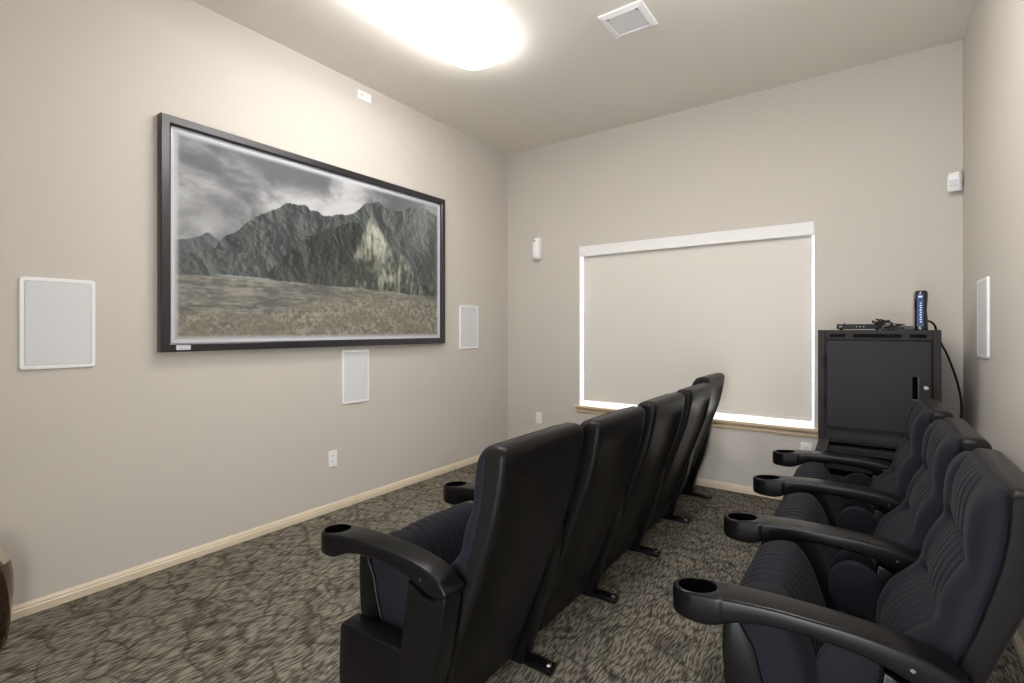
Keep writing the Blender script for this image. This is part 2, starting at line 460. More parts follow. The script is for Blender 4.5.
# ------------------------------------------------------------ framed picture on the left wall
PY0, PY1, PZ0, PZ1 = 1.053, 3.252, 1.178, 2.462
pf = thing('framed_picture', 'large black framed picture of mountains and grassland on the left wall', 'picture', (0, PY0, PZ0))
PW, PH = PY1 - PY0, PZ1 - PZ0; fw = 0.048
def frame_bar(p0, p1, inward):
    pass
bm = bmesh.new()
prof = [(0, 0.0), (0, 0.046), (0.004, 0.050), (0.040, 0.050), (fw, 0.044), (fw, 0.028), (fw, 0.0)]   # (inset, depth)
cor = [(0, 0, 1, 1), (PW, 0, -1, 1), (PW, PH, -1, -1), (0, PH, 1, -1)]
vs = [[bm.verts.new((d, cy + sy * i, cz + sz * i)) for i, d in prof] for cy, cz, sy, sz in cor]
for a in range(4):
    A_, B_ = vs[a], vs[(a + 1) % 4]
    for k in range(len(prof)):
        k2 = (k + 1) % len(prof); bm.faces.new((A_[k], A_[k2], B_[k2], B_[k]))
obj('picture_frame', bm, M_frame, pf)
obj('screen_sheet', B(0.004, 0.026, fw, PW - fw, fw, PH - fw), M_matte, pf)
obj('frame_label', B(0.0505, 0.0515, 0.072, 0.142, 0.010, 0.035), M_label, pf)
bm = bmesh.new()
for i in range(2): box(bm, 0.0514, 0.0518, 0.080 + i * 0.032, 0.104 + i * 0.022, 0.017, 0.019)
obj('label_print', bm, M_slot, pf)

# printed mountain landscape (numpy fbm on the sheet's own grid)
rng = np.random.RandomState(7)
def vnoise(x, y, seed):
    r = np.random.RandomState(seed).rand(256, 256)
    xi = np.floor(x).astype(int); yi = np.floor(y).astype(int); fx = x - xi; fy_ = y - yi
    fx = fx * fx * (3 - 2 * fx); fy_ = fy_ * fy_ * (3 - 2 * fy_)
    g_ = lambda a, c_: r[a % 256, c_ % 256]
    return (g_(xi, yi) * (1 - fx) + g_(xi + 1, yi) * fx) * (1 - fy_) + (g_(xi, yi + 1) * (1 - fx) + g_(xi + 1, yi + 1) * fx) * fy_
def fbm(x, y, o_=5, seed=1, gain=0.5):
    s = 0; a = 1; tot = 0
    for k in range(o_):
        s = s + a * vnoise(x * 2 ** k, y * 2 ** k, seed + k); tot += a; a *= gain
    return s / tot
AY0, AY1, AZ0, AZ1 = 1.125, 3.178, 1.244, 2.392
NXp, NZp = 560, 320
Yg, Zg = np.meshgrid(np.linspace(AY0, AY1, NXp), np.linspace(AZ0, AZ1, NZp))
def c3(*c): return np.array(c, float)
def mix(a, b_, t_): return a * (1 - t_[..., None]) + b_ * t_[..., None]
def ss(a, b_, x): t_ = np.clip((x - a) / (b_ - a), 0, 1); return t_ * t_ * (3 - 2 * t_)
wc = fbm(Yg * 2.5, Zg * 2.5, 3, 5)
cl = fbm(Yg * 2.4 + 3 + wc, Zg * 4.0 + wc, 6, 11, 0.55)
sky = mix(c3(100, 102, 106)[None, None], c3(196, 196, 196)[None, None], ss(0.30, 0.72, cl + 0.20 * np.exp(-((Yg - 1.85) / 0.35) ** 2 - ((Zg - 2.15) / 0.18) ** 2) - 0.16 * ss(2.0, 2.4, Zg) * (Yg < 9) + 0.10 * np.exp(-((Yg - 1.15) / 0.1) ** 2 - ((Zg - 2.2) / 0.12) ** 2)))
sky = mix(sky, c3(95, 97, 100)[None, None], 0.55 * ss(2.3, 2.7, Yg) * ss(2.3, 2.42, Zg) + 0.35 * np.exp(-((Yg - 1.35) / 0.22) ** 2 - ((Zg - 1.98) / 0.1) ** 2))
img = sky
# far and middle ridges
def ridge(pts, rough, seed, c_dark, c_lite, base):
    global img
    rx = np.interp(Yg, [p[0] for p in pts], [p[1] for p in pts]) + (fbm(Yg * 9, Yg * 0 + seed, 5, seed) - 0.5) * rough
    m_ = ss(-0.004, 0.004, rx - Zg)
    rel_ = rx - Zg
    wv = fbm(Yg * 3, Zg * 3, 3, seed + 5)
    def hgt(yy, zz): return (1 - np.abs(fbm(yy * 5 + wv * 1.2 + zz * 2.2, zz * 3.2 - yy * 1.5, 7, seed + 20, 0.58) - 0.5) * 2)
    dh = (hgt(Yg + 0.006, Zg) - hgt(Yg - 0.006, Zg - 0.003)) / 0.012
    tex2 = fbm(Yg * 40 + Zg * 20, Zg * 36, 3, seed + 31, 0.65)
    t_ = np.clip(0.38 - 0.06 * dh + 0.45 * (tex2 - 0.5), 0, 1)
    cc = mix(c3(*c_dark)[None, None], c3(*c_lite)[None, None], t_)
    hz = ss(0.25, -0.02, Zg - base)
    cc = mix(cc, c3(118, 122, 122)[None, None], 0.25 * hz)
    img = mix(img, cc, m_)
    return rx, m_
ridge([(1.1, 1.79), (1.19, 1.81), (1.30, 1.85), (1.38, 1.80), (1.7, 1.78)], 0.05, 41, (84, 88, 92), (120, 122, 124), 1.62)
ridge([(1.1, 1.62), (1.25, 1.74), (1.45, 1.90), (1.60, 2.02), (1.75, 2.09), (1.92, 2.13), (2.05, 2.11), (2.25, 2.14), (2.45, 2.1)], 0.10, 52, (56, 60, 63), (112, 112, 108), 1.62)
ridge([(1.95, 1.75), (2.10, 2.02), (2.24, 2.14), (2.40, 2.27), (2.52, 2.30), (2.66, 2.24), (2.80, 2.30), (3.0, 2.33), (3.2, 2.30)], 0.08, 63, (60, 66, 66), (116, 120, 116), 1.62)
ridge([(1.60, 1.60), (1.75, 1.78), (1.93, 1.93), (2.10, 2.03), (2.30, 2.09), (2.44, 2.06), (2.58, 1.92), (2.9, 1.72), (3.2, 1.60)], 0.07, 74, (42, 46, 46), (92, 92, 84), 1.62)
# pale sunlit rocky cliff face, right of centre
cx = 2.62 + 0.10 * (fbm(Yg * 3, Zg * 3, 3, 85) - 0.5)
hgt_ = np.interp(Yg, [2.02, 2.16, 2.30, 2.42, 2.52, 2.62, 2.76, 2.90, 3.00, 3.08], [1.56, 1.70, 1.86, 2.10, 2.13, 2.02, 1.92, 1.76, 1.68, 1.58]) + (fbm(Yg * 13, Yg * 0 + 3, 5, 88) - 0.5) * 0.16
m_ = ss(-0.03, 0.05, hgt_ - Zg)
tx = fbm(Yg * 48, Zg * 20, 4, 91, 0.7); t2 = fbm(Yg * 9, Zg * 7, 4, 95); ver = fbm(Yg * 30, Zg * 4, 3, 99)
lite = np.clip(1.6 * (tx - 0.5) + 1.3 * (t2 - 0.5) + 1.0 * (ver - 0.5) + 0.30 + 0.30 * ss(1.75, 2.1, Zg) - 0.5 * np.abs(Yg - 2.58), 0, 1)
cr = mix(c3(70, 75, 68)[None, None], c3(206, 204, 186)[None, None], lite)
img = mix(img, cr, m_ * (0.35 + 0.5 * ss(0.62, 0.15, np.abs(Yg - 2.62))))
# soft light falling from upper right
ry = np.clip(1 - np.abs((Yg - 2.95) - (Zg - 2.1) * 0.35) / 0.35, 0, 1) * ss(1.55, 2.35, Zg)
img = mix(img, c3(205, 208, 205)[None, None], 0.45 * ry ** 1.3)
# plain and grassland
fl = 1.612 - 0.02 * ss(2.0, 3.1, Yg) + (fbm(Yg * 6, Yg * 0 + 5, 3, 15) - 0.5) * 0.02
m_ = ss(-0.004, 0.004, fl - Zg)
pn = fbm(Yg * 6, Zg * 46, 4, 27)
plain = mix(c3(104, 104, 98)[None, None], c3(158, 155, 145)[None, None], ss(0.3, 0.75, 0.6 * pn + 0.4 * fbm(Yg * 30, Zg * 90, 3, 29)))
gn = fbm(Yg * 34, Zg * 44, 4, 37, 0.7)
gn = 0.5 * gn + 0.5 * fbm(Yg * 70 + Zg * 20, Zg * 60, 3, 137, 0.7)
grass = mix(c3(112, 108, 98)[None, None], c3(168, 162, 148)[None, None], ss(0.32, 0.68, gn))
grass = mix(grass, c3(128, 120, 106)[None, None], 0.5 * ss(0.4, 0.65, fbm(Yg * 9, Zg * 16, 3, 171)))
gl_ = 1.40 + 0.15 * ss(1.5, 2.3, Yg) + (fbm(Yg * 12, Yg * 0 + 8, 3, 19) - 0.5) * 0.05
ground = mix(plain, grass, ss(-0.02, 0.03, gl_ - Zg))
img = mix(img, ground, m_)
water = np.exp(-((Zg - 1.618) / 0.006) ** 2) * ss(1.3, 1.4, Yg) * ss(1.72, 1.62, Yg)
img = mix(img, c3(188, 190, 188)[None, None], 0.8 * water)
# soft white border of the print
ed = np.minimum(np.minimum(Yg - AY0, AY1 - Yg), np.minimum(Zg - AZ0, AZ1 - Zg))
img = mix(img, c3(205, 207, 212)[None, None], 0.85 * ss(0.030, 0.0, ed))
s_ = np.clip(img, 0, 255) / 255
L_ = np.where(s_ <= 0.04045, s_ / 12.92, ((s_ + 0.055) / 1.055) ** 2.4) * 0.80
bm = bmesh.new()
me = bpy.data.meshes.new('print')
co = np.stack([np.full(Yg.size, 0.0285), (Yg - PY0).ravel(), (Zg - PZ0).ravel()], 1)
idx = np.arange(NXp * NZp).reshape(NZp, NXp)
q = np.stack([idx[:-1, :-1], idx[:-1, 1:], idx[1:, 1:], idx[1:, :-1]], -1).reshape(-1, 4)
me.from_pydata(co.tolist(), [], q.tolist())
bm.free()
ca = me.color_attributes.new('print', 'FLOAT_COLOR', 'POINT')
ca.data.foreach_set('color', np.concatenate([L_.reshape(-1, 3), np.ones((NXp * NZp, 1))], 1).astype(np.float32).ravel())
me.materials.append(M_print)
pr = bpy.data.objects.new('landscape_print', me); C.objects.link(pr); pr.parent = pf

# ------------------------------------------------------------ equipment cabinet on its base
RXL, RXR, RYF, RYB, RZ0, RZ1 = 2.870, 3.452, 3.60, 4.20, 0.625, 1.297
ck = thing('equipment_cabinet', 'black steel equipment cabinet with locked front door, in the back right corner', 'cabinet', ((RXL + RXR) / 2, 3.9, 0))
bm = bmesh.new()
box(bm, RXL, RXR, RYF + 0.01, RYB, RZ0, RZ1, 0.006)
obj('cabinet_body', rel(bm, ck), M_rack, ck)
bm = bmesh.new()   # raised surround round the door
box(bm, RXL, RXL + 0.036, RYF, RYF + 0.012, RZ0, RZ1, 0.003); box(bm, RXR - 0.036, RXR, RYF, RYF + 0.012, RZ0, RZ1, 0.003)
box(bm, RXL + 0.036, RXR - 0.036, RYF, RYF + 0.012, 1.238, RZ1, 0.003); box(bm, RXL + 0.036, RXR - 0.036, RYF, RYF + 0.012, RZ0, 0.690, 0.003)
obj('front_surround', rel(bm, ck), M_rack, ck)
dr = obj('door', rel(B(2.915, 3.410, RYF - 0.016, RYF + 0.012, 0.706, 1.232, 0.005), ck), M_rack, ck)
bm = bmesh.new()
box(bm, 3.326, 3.352, RYF - 0.018, RYF - 0.012, 0.905, 1.032)
obj('handle_slot', rel(bm, ck), M_void, dr)  # flat black piece, the slot's shade is in its colour
hb = bmesh.new(); box(hb, 3.350, 3.355, RYF - 0.021, RYF - 0.015, 0.905, 1.032); box(hb, 3.324, 3.355, RYF - 0.021, RYF - 0.015, 0.900, 0.906)
obj('handle_rim', rel(hb, ck), M_grey, dr)
lk = cyl(bmesh.new(), (3.385, RYF - 0.020, 0.973), 0.011, 0.012, 'y', 20)
lo = obj('lock', rel(lk, ck), M_chrome, dr, smooth=40)
for z in (0.83, 1.08):
    hg = bmesh.new(); box(hg, 2.892, 2.912, RYF - 0.012, RYF + 0.001, z, z + 0.055, 0.003)
    cyl(hg, (2.905, RYF - 0.010, z + 0.0275), 0.006, 0.065, 'z', 12)
    obj('hinge', rel(hg, ck), M_black, ck)
for x0, x1 in ((2.932, 3.012), (3.050, 3.278), (3.314, 3.390)):
    bm = bmesh.new(); n = int((x1 - x0) / 0.0076)
    for i in range(n):
        x = x0 + (x1 - x0) * (i + 0.5) / n
        box(bm, x - 0.0028, x + 0.0028, RYF - 0.0008, RYF + 0.001, 1.2505, 1.2735)
    box(bm, x0, x1, RYF - 0.0004, RYF + 0.001, 1.261, 1.263)
    obj('vent_slots', rel(bm, ck), M_void, ck)  # slot shade drawn as thin black pieces on the surround
obj('lower_recess', rel(B(2.93, 3.39, RYF - 0.0008, RYF + 0.001, 0.650, 0.670), ck), M_rackd, ck)  # flat dark strip painted as a shaded recess
# flared base
bm = bmesh.new()
loft(bm, [[(2.925, 3.66, 0.60), (3.40, 3.66, 0.60), (3.40, 4.18, 0.60), (2.925, 4.18, 0.60)], [(2.925, 3.66, 0.626), (3.40, 3.66, 0.626), (3.40, 4.18, 0.626), (2.925, 4.18, 0.626)]])
obj('neck', rel(bm, ck), M_rackd, ck)
bm = bmesh.new()
for sx, x0, x1, X0, X1 in ((0, 2.875, 2.930, 2.845, 2.905), (1, 3.395, 3.450, 3.42, 3.48)):
    bm = bmesh.new()
    loft(bm, [[(X0, 3.46, 0.0), (X1, 3.46, 0.0), (X1, 4.20, 0.0), (X0, 4.20, 0.0)], [(X0, 3.46, 0.50), (X1, 3.46, 0.50), (X1, 4.20, 0.50), (X0, 4.20, 0.50)], [(x0, 3.60, 0.626), (x1, 3.60, 0.626), (x1, 4.20, 0.626), (x0, 4.20, 0.626)]])
    obj('base_side', rel(bm, ck), M_rack, ck)
bm = bmesh.new()
for z in (0.555, 0.47, 0.36, 0.25, 0.14, 0.03):
    box(bm, 2.905, 3.42, 3.50 if z < 0.5 else 3.56, 4.18, z, z + (0.035 if z > 0.5 else 0.07), 0.003)
obj('base_shelf', rel(bm, ck), M_rack, ck)
bm = bmesh.new()
box(bm, 2.90, 3.43, 4.16, 4.19, 0, 0.6)
obj('base_back', rel(bm, ck), M_rackd, ck)

# items on the cabinet
t = thing('media_player', 'low black set-top box lying on top of the equipment cabinet', 'set-top box', (3.075, 3.80, RZ1))
obj('player_body', B(-0.112, 0.118, -0.09, 0.09, 0.006, 0.036, 0.003), M_black, t)
obj('player_front', B(-0.110, 0.116, -0.094, -0.089, 0.008, 0.034, 0.001), M_black, t)
for sx in (-0.09, 0.095):
    for sy in (-0.07, 0.07): obj('rubber_foot', cyl(bmesh.new(), (sx, sy, 0.003), 0.008, 0.006), M_black, t)
obj('indicator_mark', B(-0.100, -0.084, -0.0955, -0.094, 0.018, 0.023), M_label, t)
for i in range(3): obj('indicator_mark', B(-0.012 + i * 0.018, -0.006 + i * 0.018, -0.0955, -0.094, 0.018, 0.022), M_label, t)
obj('top_knob', cyl(bmesh.new(), (-0.072, -0.08, 0.038), 0.006, 0.006), M_black, t)
t = thing('network_switch', 'flat grey box between the set-top box and the upright router on the cabinet', 'network box', (3.275, 3.80, RZ1))
obj('switch_body', B(-0.072, 0.080, -0.08, 0.08, 0, 0.024, 0.003), M_grey, t)
bm = bmesh.new()
for i in range(4): box(bm, -0.058 + i * 0.022, -0.044 + i * 0.022, -0.0812, -0.079, 0.006, 0.016)
obj('port', bm, M_black, t)
t = thing('wireless_router', 'upright glossy black router with blue lit display on the equipment cabinet', 'router', (3.372, 3.76, RZ1))
bm = bmesh.new(); rings = []
for z, hw, off in [(0, 0.031, 0.0), (0.004, 0.034, 0), (0.06, 0.033, 0), (0.115, 0.030, -0.002), (0.150, 0.032, -0.001), (0.205, 0.032, 0.001), (0.222, 0.030, 0.001), (0.228, 0.024, 0.001)]:
    ring = []
    for k in range(28):
        a = 2 * PI * k / 28
        ring.append((off + hw * math.copysign(abs(math.cos(a)) ** 0.45, math.cos(a)), 0.075 * math.copysign(abs(math.sin(a)) ** 0.45, math.sin(a)), z))
    rings.append(ring)
loft(bm, rings); obj('router_body', bm, M_gloss, t, smooth=45)
obj('display_panel', B(-0.020, 0.010, -0.0770, -0.0745, 0.020, 0.205, 0.001), M_dim, t)
for i in range(9): obj('display_light', B(-0.006 - (i % 2) * 0.002, 0.001, -0.0780, -0.0768, 0.045 + i * 0.0135, 0.050 + i * 0.0135), M_led, t)
obj('display_light', B(-0.013, 0.004, -0.0780, -0.0768, 0.188, 0.197), M_led, t)
obj('chrome_edge', B(-0.0345, -0.0305, -0.073, -0.045, 0.008, 0.185, 0.0015), M_chrome, t)
t = obj('cable_bundle', None or bmesh.new(), M_black)
bm = bmesh.new()
for k in range(5):
    pts = [(3.165 + 0.03 * math.sin(k * 1.9 + s * 1.3) + s * 0.010, 3.70 + 0.012 * math.cos(k * 2.1 + s), RZ1 + 0.040 + 0.010 * math.sin(s * 1.5 + k) + 0.004 * k - (0.004 * s if s > 4 else 0)) for s in range(7)]
    pts += [(3.26 + 0.01 * k, 3.705, RZ1 + 0.030)]
    tube(bm, smoothpath(pts, 5), 0.0034, 6)
pts = [(3.165, 3.70, RZ1 + 0.05), (3.175, 3.695, RZ1 + 0.028), (3.185, 3.69, RZ1 + 0.006), (3.20, 3.70, RZ1 + 0.004)]
tube(bm, smoothpath(pts, 5), 0.004, 6)
bm.to_mesh(t.data); bm.free(); t.data.materials.clear(); t.data.materials.append(M_rack)
tag(t, 'tangle of dark cables heaped between the set-top box and the router', 'cables')
cp = [(3.405, 3.83, RZ1 + 0.055), (3.43, 3.86, RZ1 + 0.048), (3.452, 3.90, RZ1 + 0.020), (3.468, 3.98, 1.26), (3.505, 4.12, 1.20), (3.535, 4.19, 1.14), (3.565, 4.215, 1.05), (3.590, 4.22, 0.95), (3.605, 4.22, 0.85), (3.606, 4.22, 0.74), (3.59, 4.22, 0.6), (3.575, 4.22, 0.4), (3.57, 4.225, 0.15), (3.56, 4.20, 0.01)]
tag(obj('power_cable', tube(bmesh.new(), smoothpath(cp, 6), 0.006, 8), M_black, smooth=60), 'black cable hanging from the router down the back right corner', 'cable')

# ------------------------------------------------------------ polished bin at the far left
t = thing('waste_bin', 'round polished metal waste bin by the left wall, cut by the left edge', 'bin', (0.175, 0.325, 0))
bm = bmesh.new(); seg = 48
pb = [(0.118, 0.0), (0.126, 0.004), (0.130, 0.02), (0.137, 0.08), (0.144, 0.16), (0.147, 0.22), (0.146, 0.28), (0.140, 0.33), (0.136, 0.345)]
loft(bm, [[(r * math.cos(2 * PI * k / seg), r * math.sin(2 * PI * k / seg), z) for k in range(seg)] for r, z in pb])
obj('bin_body', bm, M_bronze, t, smooth=50)
bm = bmesh.new()
pl = [(0.137, 0.346), (0.138, 0.352), (0.130, 0.385), (0.112, 0.412), (0.085, 0.432), (0.045, 0.444), (0.005, 0.447)]
loft(bm, [[(r * math.cos(2 * PI * k / seg), r * math.sin(2 * PI * k / seg), z) for k in range(seg)] for r, z in pl])
obj('bin_lid', bm, M_lid, t, smooth=50)

# ------------------------------------------------------------ cinema seats
# seat coordinates: u runs backwards from the cup-holder tip, v across, z up; origin of the Empty at u=U0
U0 = 0.35; HP = 0.295
shell_r = sinterp([(0.07, 0.455), (0.178, 0.492), (0.30, 0.535), (0.40, 0.572), (0.51, 0.616), (0.63, 0.660), (0.75, 0.703), (0.856, 0.727), (0.94, 0.740), (0.98, 0.740)])
bound = sinterp([(0.07, 0.420), (0.178, 0.445), (0.30, 0.482), (0.40, 0.520), (0.54, 0.574), (0.677, 0.622), (0.821, 0.659), (0.90, 0.669), (0.98, 0.671)])
pad_f = sinterp([(0.36, 0.475), (0.42, 0.455), (0.50, 0.460), (0.57, 0.488), (0.61, 0.530), (0.64, 0.556), (0.70, 0.566), (0.75, 0.585), (0.79, 0.612), (0.82, 0.606), (0.90, 0.612), (0.98, 0.640)], 300)


def shell_mesh():
    bm = bmesh.new(); rings = []; HW = 0.239; zt = 0.975; rc = 0.034
    zs = list(np.linspace(0.07, zt - rc, 34)) + [zt - rc + rc * math.sin(a) for a in np.linspace(0.12, PI / 2 - 0.05, 9)]
    for z in zs:
        k = max(0, z - (zt - rc)) / rc
        hw = HW - rc * 0.9 * (1 - math.sqrt(max(0, 1 - k * k)))
        if z < 0.35: hw -= 0.03 * (0.35 - z) / 0.28
        ur, ub = shell_r(z), bound(z)
        dd = 0.35 * (ur - ub) * (1 - math.sqrt(max(0, 1 - k * k)))
        ur2, ub2 = ur - dd, ub + dd * 0.6
        r = min(0.016, (ur2 - ub2) * 0.45)
        # recessed rear panel
        inset = 0.004 if 0.16 < z < 0.865 else 0.0
        if 0.865 <= z < 0.885: inset = 0.004 * (0.885 - z) / 0.02
        ring = [(ub2, -hw + 0.004), (ub2, hw - 0.004)]
        ring = []
        ring += [(ub2, hw - 0.006), (ub2 + 0.003, hw)]
        ring += [(ur2 - r, hw)] + [(ur2 - r + r * math.sin(a), hw - r + r * math.cos(a)) for a in (PI / 8, PI / 4, 3 * PI / 8)] + [(ur2, hw - r)]
        ring += [(ur2, hw - 0.042), (ur2 - inset, hw - 0.046)]
        ring += [(ur2 - inset, 0)]
        ring += [(u_, -v_) for u_, v_ in ring[:-1][::-1]]
        rings.append([(u_ - U0, v_, z) for u_, v_ in ring])
    loft(bm, rings); return bm


def pad_mesh():
    bm = bmesh.new(); rings = []; HW = 0.234; zt = 0.966; rc = 0.045
    zs = list(np.linspace(0.36, zt - rc, 110)) + [zt - rc + rc * math.sin(a) for a in np.linspace(0.06, PI / 2 - 0.04, 14)]
    vsn = np.linspace(-1, 1, 161)
    for z in zs:
        k = max(0, z - (zt - rc)) / rc; q = 1 - math.sqrt(max(0, 1 - k * k))
        hw = HW - rc * 0.9 * q
        ub = bound(z) - 0.010; uf = pad_f(z)
        uf = uf + (ub - uf) * 0.75 * q
        ring = []
        hc = 0.150 - 0.02 * max(0, min(1, (z - 0.8) / 0.15))
        for s in vsn:
            v_ = s * hw; a = abs(v_)
            # side edge rounding
            e = max(0, (a - (hw - 0.055)) / 0.055)
            u_ = uf + (ub - uf - 0.002) * (1 - math.sqrt(max(0, 1 - e ** 2.3)))
            # raised side bolsters, sunk middle
            sunk = 1 / (1 + math.exp((a - hc) / 0.006))
            u_ += 0.012 * sunk * (1 - q)
            # stitched channels
            d = ((v_ / 0.036 + 0.5) % 1.0); d = min(d, 1 - d) * 0.036
            u_ += 0.0045 * math.exp(-(d / 0.0035) ** 2) * sunk * (1 - q)
            # creases between the three cushions
            for zc, dp in ((0.797, 0.022), (0.632, 0.020)):
                zz = zc + 0.010 * math.cos(v_ / hc * PI / 2)
                u_ += dp * math.exp(-((z - zz) / 0.012) ** 2) * sunk
            # pillow crown
            u_ -= 0.010 * math.cos(min(1, a / hc) * PI / 2) * (1 - q)
            ring.append((min(u_, ub) - U0, v_, z))
        ring += [(ub + 0.008 - U0, hw - 0.003, z), (ub + 0.016 - U0, hw - 0.014, z), (ub + 0.016 - U0, 0, z), (ub + 0.016 - U0, -hw + 0.014, z), (ub + 0.008 - U0, -hw + 0.003, z)]
        rings.append(ring)
    loft(bm, rings); return bm


# folded seat cushion profile, front lip upward (u, z)
pad_prof = smoothpath([Vector((0.128, 0, 0.560)), Vector((0.138, 0, 0.615)), Vector((0.165, 0, 0.650)), Vector((0.200, 0, 0.667)), Vector((0.240, 0, 0.670)), Vector((0.270, 0, 0.650)), Vector((0.298, 0, 0.600)), Vector((0.325, 0, 0.520)), Vector((0.350, 0, 0.430)), Vector((0.375, 0, 0.345)), Vector((0.380, 0, 0.290))], 6)


def seatpad_mesh():
    bm = bmesh.new(); hw = 0.232; vs = np.linspace(-1, 1, 141); rings = []
    nP = len(pad_prof)
    for i, p in enumerate(pad_prof):
        t0 = pad_prof[min(i + 1, nP - 1)] - pad_prof[max(i - 1, 0)]
        n = Vector((-t0.z, 0, t0.x)).normalized()      # outward
        ring = []
        for s in vs:
            v_ = s * hw; a = abs(v_)
            e = max(0, (a - (hw - 0.06)) / 0.06)
            off = -0.045 * (1 - math.sqrt(max(0, 1 - e ** 2.2)))
            sunk = 1 / (1 + math.exp((a - 0.150) / 0.006))
            d = ((v_ / 0.036 + 0.5) % 1.0); d = min(d, 1 - d) * 0.036
            fade = min(1, i / 6)
            off -= (0.0045 * math.exp(-(d / 0.0035) ** 2) * sunk + 0.006 * sunk) * fade
            off += 0.010 * math.cos(min(1, a / 0.2) * PI / 2)
            ring.append((p.x + n.x * off - U0, v_, p.z + n.z * off))
        rings.append(ring)
    rings = rings
    # open sheet closed against the pan
    V = [[bm.verts.new(c) for c in r] for r in rings]
    for a, b_ in zip(V, V[1:]):
        for k in range(len(vs) - 1): bm.faces.new((a[k], a[k + 1], b_[k + 1], b_[k]))
    back0 = [bm.verts.new((0.165 - U0, s * hw, 0.50)) for s in (-1, 1)]
    back1 = [bm.verts.new((0.230 - U0, s * hw, 0.30)) for s in (-1, 1)]
    bm.faces.new((V[0][0], back0[0], back0[1], *[v__ for v__ in V[0][::-1]][:-1][0:0], V[0][-1])) if False else None
    bm.faces.new([back0[1], back0[0]] + V[0])
    bm.faces.new([back1[0], back1[1]] + V[-1][::-1])
    bm.faces.new((back0[0], back0[1], back1[1], back1[0]))
    bm.faces.new([back0[0], back1[0]] + [r[0] for r in V[::-1]])
    bm.faces.new([back1[1], back0[1]] + [r[-1] for r in V])
    return bm


def pan_mesh():
    bm = bmesh.new()
    poly = [(0.112, 0.595), (0.100, 0.570), (0.096, 0.500), (0.104, 0.400), (0.122, 0.300), (0.160, 0.235), (0.260, 0.205), (0.350, 0.225), (0.385, 0.290), (0.300, 0.300), (0.245, 0.335), (0.215, 0.39), (0.193, 0.45), (0.176, 0.52), (0.130, 0.595)]
    prism_y(bm, [(u_ - U0, z) for u_, z in poly], -0.240, 0.240, 0.006)
    return bm


